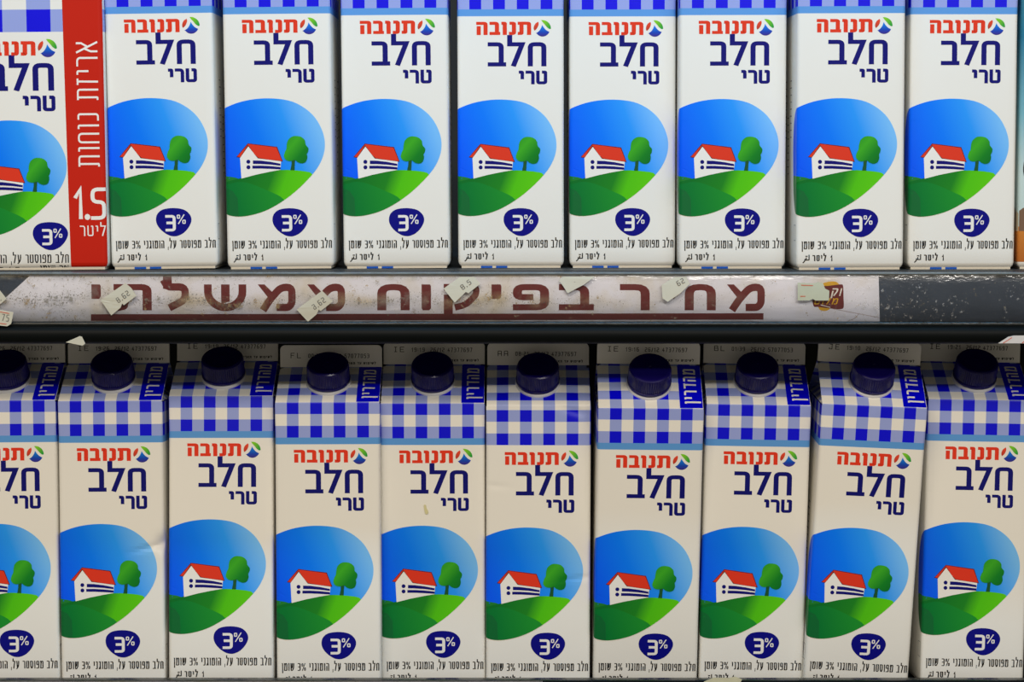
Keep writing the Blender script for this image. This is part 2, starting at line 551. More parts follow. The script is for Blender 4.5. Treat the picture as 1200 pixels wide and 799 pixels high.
        # tucked-in side gables
        for sg in (-1, 1):
            x = sg * hw
            apex = (x - sg * 27 * MM, 0, zt - 4 * MM)
            pts = [(x, -hd, zh), (x, hd, zh), (x, -fy, zt), (x, fy, zt), apex]
            v = [bm.verts.new(p) for p in pts]
            for tri in ((0, 1, 4), (0, 4, 2), (1, 3, 4)):
                tr = tri if sg > 0 else tri[::-1]
                face([v[i] for i in tr], [(sg * 80 + pts[i][1] / MM, pts[i][2] / MM + 2) for i in tr])
        # the upright sealed fin, corners rounded
        fh = 15.0
        sh = []
        fw = W / 2 - .4
        rc = 3.2
        sh += [(-fw, 0), (fw, 0), (fw, fh - rc)]
        sh += [(fw - rc + rc * math.cos(R(q)), fh - rc + rc * math.sin(R(q))) for q in (15, 30, 45, 60, 75, 90)]
        sh += [(-fw + rc - rc * math.cos(R(q)), fh - rc + rc * math.sin(R(q))) for q in (90, 75, 60, 45, 30, 15, 0)]
        front, back = [], []
        for (x, z) in sh:
            front.append(bm.verts.new((x * MM, -1.25 * MM, zt + z * MM))); back.append(bm.verts.new((x * MM, 1.25 * MM, zt + z * MM)))
        nz = len(sh)
        face(front, [(0, 0)] * nz); face(back[::-1], [(0, 0)] * nz)
        for i in range(nz):
            j = (i + 1) % nz
            face((front[j], front[i], back[i], back[j]), [(0, 0)] * 4)
        bmesh.ops.remove_doubles(bm, verts=bm.verts, dist=0.00002)
        o = mesh_obj('body', bm, mat, parent, smooth=32)
        return o

    def decal(s, name, shapes, parent, lift=0.07, step=0.03, flatfn=None, uvmap=None):
        """printed shapes (point lists in print millimetres) laid on the board and following it"""
        mats = []
        bm = bmesh.new()
        lay = bm.faces.layers.float.new('lift')
        groups = {}
        for (pts, m, L) in shapes:
            if m not in mats: mats.append(m)
            key = round(L, 3)
            vs = [bm.verts.new((p[0], p[1], key)) for p in pts]
            ar = sum(pts[i][0] * pts[(i + 1) % len(pts)][1] - pts[(i + 1) % len(pts)][0] * pts[i][1] for i in range(len(pts)))
            if ar < 0: vs = vs[::-1]
            f = bm.faces.new(vs); f.material_index = mats.index(m)
        big = [f for f in bm.faces if len(f.verts) > 4]
        if big: bmesh.ops.triangulate(bm, faces=big)
        W, H, r = s.W, s.H, s.r
        if flatfn is None:
            al = math.pi * r / 2
            cuts_s = [r - al * i / 5 for i in range(6)] + [W - r + al * i / 5 for i in range(6)] + [x for x in range(8, int(W) - 2, 7)]
            cuts_t = [H - .9, H - .45, H, H + .45, H + .9, s.b + 3, s.b + 1.5] + list(range(8, int(H), 9)) + [H + q for q in (8, 16, 24, 32)]
            if s.dents:
                cuts_s += [W * i / 46 for i in range(1, 46)]
                cuts_t += list(range(4, int(H), 2))
            xs = [v.co.x for v in bm.verts]; ys = [v.co.y for v in bm.verts]
            for c in cuts_s:
                if min(xs) < c < max(xs):
                    bmesh.ops.bisect_plane(bm, geom=bm.verts[:] + bm.edges[:] + bm.faces[:], plane_co=(c, 0, 0), plane_no=(1, 0, 0), dist=1e-6)
            for c in cuts_t:
                if min(ys) < c < max(ys):
                    bmesh.ops.bisect_plane(bm, geom=bm.verts[:] + bm.edges[:] + bm.faces[:], plane_co=(0, c, 0), plane_no=(0, 1, 0), dist=1e-6)
        uvl = bm.loops.layers.uv.new('print')
        for f in bm.faces:
            for l in f.loops: l[uvl].uv = uvmap(l.vert.co.x, l.vert.co.y) if uvmap else (l.vert.co.x, l.vert.co.y)
        for v in bm.verts:
            off = (lift + .05 if s.dents else lift) + step * v.co.z
            v.co = flatfn(v.co.x, v.co.y, off) if flatfn else s.P(v.co.x, v.co.y, off)
        return mesh_obj(name, bm, mats, parent)

    def fin_point(s, x, z, off):
        return Vector((x - s.W / 2, -1.25 - off, s.H + s.rise + z)) * MM

    def cap(s, parent, sc=34.6, d=22.0):
        ring_bm = bmesh.new()
        lathe(ring_bm, [(14.1 * MM, -.2 * MM, 0), (14.1 * MM, .7 * MM, 0), (13.8 * MM, 1.2 * MM, 0), (13.0 * MM, 1.6 * MM, 0), (13.0 * MM, 2.4 * MM, 0)], 48)
        bm = bmesh.new()
        pr = [(13.1, 2.1, 0), (13.75, 2.2, 0), (13.75, 3.4, 0), (13.45, 3.6, 1), (13.3, 12.2, 1), (12.9, 13.3, 0), (12.2, 13.9, 0), (11.2, 14.1, 0), (10.4, 13.9, 0), (4, 13.95, 0), (1.2, 14.0, 0), (.8, 13.7, 0)]
        lathe(bm, [(r * MM, z * MM, k) for r, z, k in pr], 120, rib=.5 * MM)
        M = Matrix.Translation(s.P(sc, s.H + d, 0)) @ Matrix.Rotation(s.th, 4, 'X') @ Matrix.Diagonal((1.07, 1.07, 1.13, 1))
        bmesh.ops.transform(bm, matrix=M, verts=bm.verts)
        bmesh.ops.transform(ring_bm, matrix=M, verts=ring_bm.verts)
        c = mesh_obj('cap', bm, CAPM, parent, smooth=24)
        mesh_obj('spout_ring', ring_bm, RINGM, c, smooth=40)
        return c

    def flap(s, parent, marks=()):
        W, D = s.W / 2, s.D / 2
        bm = bmesh.new()
        bm_box(bm, (-W + 2.2) * MM, (W - 2.2) * MM, (-D + 1.6) * MM, (D - 3) * MM, 0, (s.b + .15) * MM, 0)
        for (a, b) in marks:
            bm_box(bm, (a - W) * MM, (b - W) * MM, (-D + 1.45) * MM, (-D + 1.9) * MM, .1 * MM, (s.b - .05) * MM, 1)
        return mesh_obj('bottom_flap', bm, [FLAPM, FLAPBLUE], parent)


# ------------------------------------------------------------------ the printed design of the milk cartons
# design units: u across from the left edge of the front panel, v down, 0.56 mm each, v = 315 at the base
U = 0.56


def D1(shapes, scale=1.0):
    return [([(a * U, (315 - b) * U) for a, b in pts], m, L) for pts, m, L in shapes]


def zB(X, Y): return ((X - 45) / 7.27 * .977 + 1, 116.7 + (Y - 72) / 7.27 * .985)
def zA(X, Y): return ((X - 20) / 7.27 * .977 + .5, 24.2 + (Y - 152) / 7.27 * .985)
def zC(X, Y): return ((X - 60) / 7.27 * .977 + 1.5, 116.7 + ((Y / 7.27 + 210) - 114.9) * .985)


BLOB = smooth_closed([(-22, 160), (-14, 138), (0, 127.6), (24, 119.3), (52, 116.7), (80, 121), (102, 135.5), (114, 156), (116, 176),
                      (109, 195), (95, 212), (76, 229), (56, 242), (38, 249.6), (18, 253.4), (2, 251.4), (-10, 243), (-19, 222), (-23, 190)], 5)


def ground(crest):
    """the part of the blob below a crest line"""
    out = []
    for (a, b) in BLOB:
        out.append((a, b))
    return out


def below(crest):
    """blob outline cut along a crest polyline (u increasing): everything under the crest"""
    def cy(u):
        for (a, b), (c, d) in zip(crest[:-1], crest[1:]):
            if a <= u <= c: return b + (d - b) * (u - a) / (c - a)
        return crest[0][1] if u < crest[0][0] else crest[-1][1]
    inside = [(a, b) for a, b in BLOB if b > cy(a)]
    # BLOB runs left-top, over the top, down the right side, along the bottom to the left: rotate so it starts at the right end
    k = max(range(len(inside)), key=lambda i: math.hypot(inside[i][0] - inside[i - 1][0], inside[i][1] - inside[i - 1][1]))
    inside = inside[k:] + inside[:k]
    r, l = inside[0], inside[-1]
    mid = [p for p in crest if l[0] < p[0] < r[0]]
    return inside + mid


def picture():
    out = [poly(BLOB, SKY, 0)]
    out.append(poly(below(smooth_open([(-24, 206), (-6, 206.0), (6, 207.2), (14, 209), (24, 214)] , 3) + [(130, 260)]), SMALLHILL, 1))
    crest = smooth_open([(-24, 222), (-8, 216), (3, 212.4), zB(175, 750), zB(300, 716), zB(420, 693), zB(520, 685), zB(600, 686), zB(720, 697), zB(800, 716), (130, 212)], 5)
    out.append(poly(below(crest), HILL, 2))
    dark = smooth_open([(-24, 226), (-8, 217), zC(70, 40), zC(150, 22), zC(210, 24), zC(280, 42), zC(400, 92), zC(560, 178), (92, 262)], 5)
    out.append(poly(below(dark), DARKHILL, 3))
    out.append(poly(below([(-30, 217), (-10, 219), (2, 221), zC(110, 100), zC(150, 160), zC(172, 240), zC(170, 330), (22, 300)]), plain_dark(), 4))
    # house
    wall = [zB(240, 478), zB(325, 578), zB(420, 592), zB(522, 608), zB(515, 684), zB(420, 700), zB(300, 724), zB(175, 756), zB(166, 572)]
    out.append(poly(wall, PAPER, 5))
    out.append(poly([zB(236, 454), zB(490, 486), zB(538, 612), zB(530, 612), zB(320, 584), zB(240, 480), zB(168, 576), zB(134, 570)], ROOFEDGE, 5.6))
    out.append(poly([zB(240, 460), zB(485, 492), zB(530, 607), zB(420, 596), zB(326, 579), zB(290, 545), zB(242, 474), zB(236, 470), zB(170, 571), zB(142, 567)], ROOF, 6.2))
    for cy in (612, 659):
        c = zB(238, cy); out.append(poly(disc(c[0], c[1], 2.35, 2.35, 16), NAVY, 7))
    out.append(poly([zB(278, 601), zB(340, 603), zB(430, 614), zB(516, 631), zB(516, 649), zB(430, 638), zB(340, 632), zB(278, 631)], NAVY, 7))
    out.append(poly([zB(272, 646), zB(345, 646), zB(430, 651), zB(516, 660), zB(516, 680), zB(430, 675), zB(345, 671), zB(272, 671)], NAVY, 7))
    # tree
    out.append(poly([zB(614, 590), zB(646, 585), zB(640, 640), zB(638, 688), zB(602, 687), zB(612, 640)], TRUNK, 7))
    crown = smooth_closed([zB(650, 395), zB(700, 404), zB(732, 435), zB(738, 472), zB(760, 500), zB(757, 532), zB(747, 550), zB(750, 582), zB(735, 618), zB(700, 630),
                           zB(664, 618), zB(640, 600), zB(605, 610), zB(565, 600), zB(547, 568), zB(557, 530), zB(570, 505), zB(574, 465), zB(585, 430), zB(615, 403)], 3)
    out.append(poly(crown, CROWN, 8))
    return out


_pd = []
def plain_dark():
    if not _pd: _pd.append(plain('deep_hill_print', srgb(0, 104, 48), 0.4, 0.3))
    return _pd[0]


def logo():
    out = []
    red = smooth_open([(724, 165), (728, 182), (722, 205), (710, 226), (692, 242)], 3)[:-1] + smooth_open([(690, 242), (684, 226), (688, 200), (703, 178), (724, 165)], 3)[:-1]
    out.append(poly([zA(*p) for p in red], LOGORED, 0))
    gr = [(760 + 75 * math.cos(R(a)), 224 - 73 * math.sin(R(a))) for a in range(98, -10, -9)] + smooth_open([(822, 228), (800, 212), (782, 190), (765, 172)], 3)
    out.append(poly([zA(*p) for p in gr], LOGOGREEN, 0))
    bl = smooth_open([(758, 192), (772, 214), (794, 238), (824, 254)], 4)[:-1] + [(762 + 66 * math.cos(R(a)), 222 - 71 * math.sin(R(a))) for a in range(-24, -150, -9)] + smooth_open([(703, 264), (728, 248), (748, 220), (758, 192)], 4)[:-1]
    out.append(poly([zA(*p) for p in bl], LOGOBLUE, 0))
    return out


def word(spec, f, yb, yt, thx, thy, mat, rk=1.0):
    out = []
    for ch, a, b in spec:
        x0, y0 = f(a, yb); x1, y1 = f(b, yt)
        glyph(ch, x0, x1, y0, y1, thx, thy, mat, out, 0, rk)
    return out


def red_word(): return word([('ה', 182, 282), ('ב', 298, 392), ('ו', 402, 450), ('נ', 468, 530), ('ת', 545, 662)], zA, 278, 165, 4.9, 3.5, RED, .7)


def navy_words():
    o = word([('ב', 282, 443), ('ל', 452, 605), ('ח', 632, 795)], zA, 549, 341, 6.0, 4.8, NAVY, .9)
    return o + word([('י', 553, 599), ('ר', 612, 692), ('ט', 705, 802)], zA, 704, 586, 4.1, 3.5, NAVY, .9)


def badge(cx=None, cy=None):
    c0 = zC(603, 372)
    egg = smooth_closed([zC(*p) for p in [(449, 350), (462, 300), (510, 262), (600, 250), (690, 264), (742, 305), (757, 355), (735, 412), (690, 462), (640, 488), (600, 493), (555, 482), (500, 445), (462, 398)]], 4)
    out = [poly(egg, BADGE, 0)]
    a, b = zC(530, 450), zC(620, 310)
    glyph('3', a[0], b[0], a[1], b[1], 3.5, 3.0, PAPER, out, 1)
    a, b = zC(630, 388), zC(707, 306)
    glyph('%', a[0], b[0], a[1], b[1], 1.25, 1.15, PAPER, out, 1)
    if cx is not None:
        out = [([(p[0] - c0[0] + cx, p[1] - c0[1] + cy) for p in pts], m, L) for pts, m, L in out]
    return out


def small_print():
    out = []
    text('חלב מפוסטר על, הומוגני 3% שומן', zC(95, 0)[0], zC(962, 0)[0], zC(0, 595)[1], zC(0, 527)[1], 1.35, 1.0, BLACK, out, 0)
    text('1 ליטר', zC(190, 0)[0], zC(366, 0)[0], zC(0, 697)[1], zC(0, 645)[1], 1.5, 1.15, BLACK, out, 0, gap=.2)
    a, b = zC(105, 700), zC(168, 648)
    glyph('#', a[0], b[0], a[1], b[1], 1.3, 1.2, BLACK, out, 0)
    return out


def kosher_label():
    """blue label on the roof panel with the word set upwards (directly in millimetres)"""
    H = 193.5
    out = [poly([(54.2, H + .5), (69.4, H + .5), (69.4, H + 40.0), (54.2, H + 40.0)], KOSHER, 0)]
    tmp = []
    text('מהדרין', 0, 32, 0, 8.4, 1.5, 1.25, PAPER, tmp, 1, gap=.22)
    # rotate counter-clockwise: text right -> up the panel, text up -> left
    for pts, m, L in tmp:
        out.append(([(66.0 - b, H + 4.5 + a) for a, b in pts], m, L))
    return out


def side_print(sgn, W=70.0):
    """columns of small print on a side panel"""
    out = []
    rnd = random.Random(3)
    e = W + 1.0 if sgn > 0 else -1.0
    for k in range(1, 4):
        for j in range(9):
            t = 16 + j * 4.6 + (70 if k % 2 else 46)
            a = e + sgn * (8 + k * 11); ln = rnd.uniform(5, 9)
            out.append(poly([(a, t), (a + sgn * ln, t), (a + sgn * ln, t + .6), (a, t + .6)], SIDETEXT, 0))
    x0, x1, t0, t1 = e + sgn * 1.2, e + sgn * 7.4, 19, 29
    for q in strokes([(x0, t0), (x1, t0), (x1, t1), (x0, t1), (x0, t0)], .35): out.append(poly(q, SIDETEXT, 0))
    return out


def date_shapes(code, clock, tail, low=0.0):
    out = []
    if code: text(code, 7.5, 14.5, 8.4 - low, 12.0 - low, .5, .42, GREYINK, out, 0, gap=.3, rtl=False)
    if clock: text(clock, 19.5, 28.5, 8.6 - low, 11.4 - low, .42, .36, GREYINK, out, 0, gap=.25, rtl=False)
    text(tail, 32.5, 61.0, 8.4 - low, 11.3 - low, .42, .36, GREYINK, out, 0, gap=.25, rtl=False)
    text('לשימוש עד תאריך', 44.5, 65.5, 1.9, 3.4, .42, .34, BLACK, out, 0, gap=.2)
    return out


def build_milk(kind='usual', dents=(), theta=35.0):
    c = Carton(dents=dents, theta=theta)
    root = empty('milk_carton')
    b = c.body(BOARD_PLAIN if kind == 'plain' else BOARD, root)
    c.decal('farm_picture', D1(picture()), b)
    c.decal('swirl_emblem', D1(logo()), b)
    c.decal('red_lettering', D1(red_word()), b)
    c.decal('navy_lettering', D1(navy_words()), b)
    c.decal('percent_badge', D1(badge()), b)
    c.decal('small_print', D1(small_print()), b)
    c.decal('side_print', side_print(1), b)
    c.decal('side_print', side_print(-1), b)
    if kind != 'plain': c.decal('kosher_label', kosher_label(), b)
    c.flap(root, ((15, 15 + 7.6), (15 + 10, 15 + 17.5)))
    c.cap(root)
    return root, c


# ------------------------------------------------------------------ the refrigerator: back wall and shelves
WALLM = plain('dark_back_panel', srgb(30, 33, 34), 0.6, 0.3, noise=.2, nscale=30)
bm = bmesh.new(); bm_box(bm, -1.15, 1.15, 0.46, 0.48, -0.75, 0.75)
tag(mesh_obj('wall_back', bm, WALLM), kind='structure')

SLATE = plain('slate_rail_plastic', srgb(74, 86, 104), 0.4, 0.3, noise=.35, nscale=60, bump=.1)
BLACKM = plain('black_shelf_edge', srgb(5, 9, 9), 0.5, 0.12, noise=.25, nscale=70, bump=.06)
BOARDM = plain('dark_shelf_sheet', srgb(40, 43, 44), 0.5, 0.4, noise=.2, nscale=60)


def clear_plastic(name, dirt=1.0):
    """scratched clear label cover: see-through, mirror-like at glancing angles, with grime stuck to it"""
    m, nt, N, L, b = new_mat(name)
    N.remove(b)
    out = N['Material Output']
    tr = N.new('ShaderNodeBsdfTransparent'); tr.inputs[0].default_value = (.96, .965, .97, 1)
    gl = N.new('ShaderNodeBsdfGlossy'); gl.inputs['Roughness'].default_value = 0.14
    fr = N.new('ShaderNodeFresnel'); fr.inputs[0].default_value = 1.5
    tc = N.new('ShaderNodeTexCoord')
    sp = N.new('ShaderNodeSeparateXYZ'); L.new(tc.outputs['Object'], sp.inputs[0])

    def noise(scale, detail=3, rough=.6, vec=None, stretch=None):
        n = N.new('ShaderNodeTexNoise'); n.inputs['Scale'].default_value = scale
        n.inputs['Detail'].default_value = detail; n.inputs['Roughness'].default_value = rough
        if stretch:
            mp = N.new('ShaderNodeMapping'); mp.inputs['Scale'].default_value = stretch
            L.new(tc.outputs['Object'], mp.inputs[0]); L.new(mp.outputs[0], n.inputs['Vector'])
        else:
            L.new(tc.outputs['Object'], n.inputs['Vector'])
        return n.outputs['Fac']

    def ramp(v, lo, hi):
        n = N.new('ShaderNodeMapRange'); L.new(v, n.inputs[0])
        n.inputs[1].default_value = lo; n.inputs[2].default_value = hi
        return n.outputs[0]
    # wavy bump for broken highlights
    nb = noise(38, 4, .6, stretch=(1, 1, 2.2))
    bp = N.new('ShaderNodeBump'); bp.inputs['Strength'].default_value = .35; bp.inputs['Distance'].default_value = .0012
    L.new(nb, bp.inputs['Height'])
    L.new(bp.outputs[0], gl.inputs['Normal']); L.new(bp.outputs[0], fr.inputs['Normal'])
    m1 = N.new('ShaderNodeMixShader'); L.new(fr.outputs[0], m1.inputs[0]); L.new(tr.outputs[0], m1.inputs[1]); L.new(gl.outputs[0], m1.inputs[2])
    # grime: fine specks gathered along a wandering tide line and in patches
    big = noise(13, 3, .55)
    wob = noise(9, 4, .6, stretch=(1, 0.05, 0.05))
    line = math_node(N, L, 'MULTIPLY_ADD', math_node(N, L, 'SUBTRACT', wob, 0.5), 0.030, -0.0185)
    dist = math_node(N, L, 'ABSOLUTE', math_node(N, L, 'SUBTRACT', sp.outputs[2], line))
    tide = ramp(dist, 0.0062, 0.0)
    top = ramp(sp.outputs[2], -0.0062, -0.0020)
    left = ramp(sp.outputs[0], .20, -.06)                      # the right end of the rail is cleaner
    left2 = math_node(N, L, 'MULTIPLY_ADD', left, .75, .25)
    corner = ramp(sp.outputs[0], -.15, -.27)                   # and the left end the dirtiest
    dens = math_node(N, L, 'ADD', math_node(N, L, 'MULTIPLY', tide, .20), math_node(N, L, 'MULTIPLY', ramp(big, .38, .66), .12))
    dens = math_node(N, L, 'ADD', dens, math_node(N, L, 'MULTIPLY', top, .10))
    dens = math_node(N, L, 'MULTIPLY', math_node(N, L, 'MULTIPLY_ADD', corner, .06, dens), left2)
    fine = noise(900, 3, .7)
    s1 = ramp(math_node(N, L, 'ADD', fine, math_node(N, L, 'MULTIPLY', dens, .52)), .69, .74)
    clot = ramp(math_node(N, L, 'ADD', noise(210, 5, .72), math_node(N, L, 'MULTIPLY', dens, .42)), .665, .72)
    film = math_node(N, L, 'MULTIPLY', math_node(N, L, 'MULTIPLY', tide, ramp(noise(46, 5, .7), .44, .66)), .6)
    film = math_node(N, L, 'MULTIPLY', film, left)
    film2 = math_node(N, L, 'MULTIPLY', top, math_node(N, L, 'MULTIPLY_ADD', ramp(noise(60, 5, .7), .42, .62), .45, .08))
    film = math_node(N, L, 'MAXIMUM', film, math_node(N, L, 'MULTIPLY', film2, left2))
    scr = ramp(math_node(N, L, 'ADD', noise(330, 4, .75), math_node(N, L, 'MULTIPLY', ramp(noise(22, 3, .6), .42, .6), .11)), .70, .76)
    scr = math_node(N, L, 'MULTIPLY', scr, math_node(N, L, 'SUBTRACT', 1.0, left))    # pale scuffs on the bare end
    grit = math_node(N, L, 'MAXIMUM', s1, clot)
    fac = math_node(N, L, 'MAXIMUM', math_node(N, L, 'MULTIPLY', grit, .72), film)
    fac = math_node(N, L, 'MAXIMUM', fac, math_node(N, L, 'MULTIPLY', scr, .5))
    fac = math_node(N, L, 'MULTIPLY', fac, dirt)
    df = N.new('ShaderNodeBsdfDiffuse')
    hue = ramp(noise(24, 3, .6), .42, .6)
    c = mixc(N, L, hue, srgb(176, 172, 160), srgb(198, 176, 132))
    c = mixc(N, L, clot, c, mixc(N, L, hue, srgb(126, 122, 110), srgb(158, 132, 88)))
    c = mixc(N, L, s1, c, srgb(92, 88, 80))
    c = mixc(N, L, scr, c, srgb(190, 192, 196))
    L.new(c, df.inputs[0])
    m2 = N.new('ShaderNodeMixShader'); L.new(fac, m2.inputs[0]); L.new(m1.outputs[0], m2.inputs[1]); L.new(df.outputs[0], m2.inputs[2])
    L.new(m2.outputs[0], out.inputs[0])
    return m


COVER = clear_plastic('clear_label_cover')
LIPM = plain('clear_lip_plastic', srgb(128, 132, 130), 0.22, 0.5, noise=.6, nscale=160, bump=.3)
LIPDARK = plain('lower_lip_plastic', srgb(30, 35, 35), 0.22, 0.45, noise=.7, nscale=220, bump=.5)


def extrude_profile(bm, prof, x0, x1, closed=True, mi=0, nx=1):
    rows = []
    for i in range(nx + 1):
        x = x0 + (x1 - x0) * i / nx
        rows.append([bm.verts.new((x, y, z)) for y, z in prof])
    n = len(prof)
    for a, b in zip(rows[:-1], rows[1:]):
        for j in range(n if closed else n - 1):
            f = bm.faces.new((a[j], a[(j + 1) % n], b[(j + 1) % n], b[j])); f.material_index = mi
    if closed:
        bm.faces.new(rows[0][::-1]).material_index = mi; bm.faces.new(rows[-1]).material_index = mi
    return rows


def build_shelf(loc, label, rise=0.0, lower=False):
    """shelf with its label rail; rise lifts the rail above the shelf sheet. Local origin: shelf top, rail plane at y = 0"""
    X = 0.98
    root = empty('refrigerator_shelf', loc)
    tag(root, label, 'shelf')
    bm = bmesh.new(); bm_box(bm, -X, X, .004, .45, -.0035 - 0, 0)
    mesh_obj('shelf_board', bm, BOARDM, root)
    bm = bmesh.new(); bm_box(bm, -X, X, .0005, .004, -.036 + rise, -.0005 + rise)
    mesh_obj('rail_backing', bm, SLATE, root)
    bm = bmesh.new()
    prof = [(.004, -.0352), (-.0035, -.0352), (-.0062, -.0368), (-.0072, -.0395), (-.0072, -.0428), (-.0058, -.0452), (-.003, -.0466), (.004, -.0468), (.03, -.0462), (.03, -.040), (.004, -.040)]
    extrude_profile(bm, [(y, z + rise) for y, z in prof], -X, X)
    mesh_obj('front_edge', bm, BLACKM, root, smooth=50)
    bm = bmesh.new()
    prof = []
    for i in range(13):
        u = i / 12
        prof.append((-.0022 - .0020 * (1 - (2 * u - 1) ** 2), -.0022 - .0306 * u + rise))
    extrude_profile(bm, prof, -X, X, closed=False, nx=4)
    mesh_obj('clear_cover', bm, COVER, root, smooth=60)
    bm = bmesh.new()
    prof = [(.004, -.0006), (-.0012, -.0006), (-.0026, -.0010), (-.0032, -.0016), (-.0028, -.0024), (-.0012, -.0030), (.0005, -.0028), (.004, -.0016)]
    extrude_profile(bm, [(y, (z * .38 if lower else z) + rise) for y, z in prof], -X, X)
    mesh_obj('top_lip', bm, LIPDARK if lower else LIPM, root, smooth=50)
    bm = bmesh.new()
    prof = [(.0005, -.0325), (-.0018, -.0323), (-.0030, -.0329), (-.0034, -.0340), (-.0030, -.0350), (-.0015, -.0353), (.0005, -.0353)]
    extrude_profile(bm, [(y, z + rise) for y, z in prof], -X, X)
    mesh_obj('bottom_lip', bm, LIPDARK, root, smooth=50)
    return root


RAIL_Y = -0.0300 - 0.0135
upper_shelf = build_shelf((0, RAIL_Y, 0.0), 'upper black shelf with a grimy clear label rail under the top row of cartons')
lower_shelf = build_shelf((0, -0.0065 - 0.030, -0.285), 'lower shelf whose rail shows along the bottom edge of the photo', rise=0.0174, lower=True)
for sg, nm in ((-1, 'left'), (1, 'right')):
    bm = bmesh.new(); bm_box(bm, sg * .98 if sg > 0 else -1.0, 1.0 if sg > 0 else -.98, -.02, .46, -.75, .75)
    tag(mesh_obj('wall_' + nm, bm, WALLM), kind='structure')

# ------------------------------------------------------------------ the paper banner in the upper rail
# banner units: 0.549 mm, a to the right from the middle of the shelf, b down from 0.2 m above... (b = 319.6 at the shelf top)
K = 0.000549 * (1.4434 / 1.4434)


def RX(a): return (a - 600) * K
def RZ(b): return CAM_Z - (b - 199.2) * K


GRIMEPAPER = None


def paper_material():
    m, nt, N, L, b = new_mat('stained_banner_paper')
    tc = N.new('ShaderNodeTexCoord')
    def nz(s, d=4, r=.6):
        n = N.new('ShaderNodeTexNoise'); n.inputs['Scale'].default_value = s; n.inputs['Detail'].default_value = d; n.inputs['Roughness'].default_value = r
        L.new(tc.outputs['Object'], n.inputs['Vector'])
        mr = N.new('ShaderNodeMapRange'); L.new(n.outputs['Fac'], mr.inputs[0])
        return mr
    a = nz(18); a.inputs[1].default_value = .50; a.inputs[2].default_value = .74
    c = mixc(N, L, a.outputs[0], srgb(240, 242, 255), srgb(220, 212, 192))
    d = nz(130, 5, .7); d.inputs[1].default_value = .60; d.inputs[2].default_value = .72
    sp = N.new('ShaderNodeSeparateXYZ'); L.new(tc.outputs['Object'], sp.inputs[0])
    f = N.new('ShaderNodeMapRange'); L.new(sp.outputs[0], f.inputs[0]); f.inputs[1].default_value = .16; f.inputs[2].default_value = -.05
    k = math_node(N, L, 'MULTIPLY', d.outputs[0], math_node(N, L, 'MULTIPLY', f.outputs[0], .7))
    c = mixc(N, L, k, c, srgb(140, 122, 84))
    L.new(c, b.inputs['Base Color']); b.inputs['Roughness'].default_value = .6
    return m


PAPERM = paper_material()
BROWN = plain('brown_banner_print', srgb(116, 44, 46), 0.55, 0.3, noise=.15, nscale=200)
YELLOW = plain('yellow_banner_print', srgb(226, 176, 40), 0.55, 0.3)
banner = empty('price_banner', (0, RAIL_Y, 0))
tag(banner, 'long white paper banner with brown Hebrew lettering and underline behind the clear rail', 'banner')


def flat_shapes(name, shapes, parent, y0, step=.00004, ox=0.0, oz=0.0, thick=None):
    """print on an upright sheet; shapes are already in metres (x, z)"""
    mats = []; bm = bmesh.new()
    for pts, m, L in shapes:
        if m not in mats: mats.append(m)
        vs = [bm.verts.new((p[0] - ox, y0 - step * L, p[1] - oz)) for p in pts]
        ar = sum(pts[i][0] * pts[(i + 1) % len(pts)][1] - pts[(i + 1) % len(pts)][0] * pts[i][1] for i in range(len(pts)))
        if ar < 0: vs = vs[::-1]
        f = bm.faces.new(vs); f.material_index = mats.index(m)
    bmesh.ops.triangulate(bm, faces=[f for f in bm.faces if len(f.verts) > 4])
    return mesh_obj(name, bm, mats, parent)


def slab(name, pts, y_front, thick, mat, parent=None, ox=0, oz=0, bend=None):
    """a thin sheet with thickness from an outline in (x, z) metres"""
    bm = bmesh.new()
    a = [bm.verts.new((p[0] - ox, y_front - (bend(*p) if bend else 0), p[1] - oz)) for p in pts]
    b = [bm.verts.new((p[0] - ox, y_front + thick - (bend(*p) if bend else 0), p[1] - oz)) for p in pts]
    ar = sum(pts[i][0] * pts[(i + 1) % len(pts)][1] - pts[(i + 1) % len(pts)][0] * pts[i][1] for i in range(len(pts)))
    if ar < 0: a, b = a[::-1], b[::-1]
    n = len(pts)
    bm.faces.new(a); bm.faces.new(b[::-1])
    for i in range(n): bm.faces.new((a[(i + 1) % n], a[i], b[i], b[(i + 1) % n]))
    return mesh_obj(name, bm, mat, parent)


RP = lambda pts: [(RX(a), RZ(b)) for a, b in pts]
slab('paper', RP([(36, 323), (1029.5, 322), (1031.5, 378), (-12, 378), (-12, 366)]), -.0008, .0006, PAPERM, banner)
# lettering
bl = []
def rail_glyph(ch, x0, x1, yt=333.6, yb=364.4, thx=10.6, thy=7.2, rk=1.0):
    glyph(ch, x0, x1, yb, yt, thx, thy, BROWN, bl, 0, rk)
for ch, a, b in (('ח', 802.5, 839), ('ח', 442, 480), ('ו', 493.5, 505), ('ר', 726.5, 761.5), ('ב', 655, 696), ('פ', 601, 643.5)):
    if ch == 'ו':
        bl.append(poly([(494, 334), (504, 334), (505, 336), (505, 362), (503, 364.4), (495.5, 364.4), (494, 362)], BROWN, 0))
    else:
        rail_glyph(ch, a, b, rk=1.6)
for (a, b) in ((107, 118), (576, 587.5), (781, 792)):     # yod
    bl.append(poly([(a, 334), (b - 1, 334), (b, 336), (b, 348), (b - 2, 351), (a, 351)], BROWN, 0))
# tav
rail_glyph('ת', 133, 177.5, rk=1.3)
for q in strokes(fillet([(147, 337), (147, 356), (140, 361), (136, 361)], 4), 8.5): bl.append(poly(q, BROWN, .3))
# lamed
for q in strokes(fillet([(191.5, 328.5), (196, 337.0), (217, 337.0), (217, 352), (198, 361.5)], 7), 8.6): bl.append(poly(q, BROWN, 0))
bl.append(poly([(191, 324.5), (201, 324.5), (202, 341), (191, 339)], BROWN, .3))
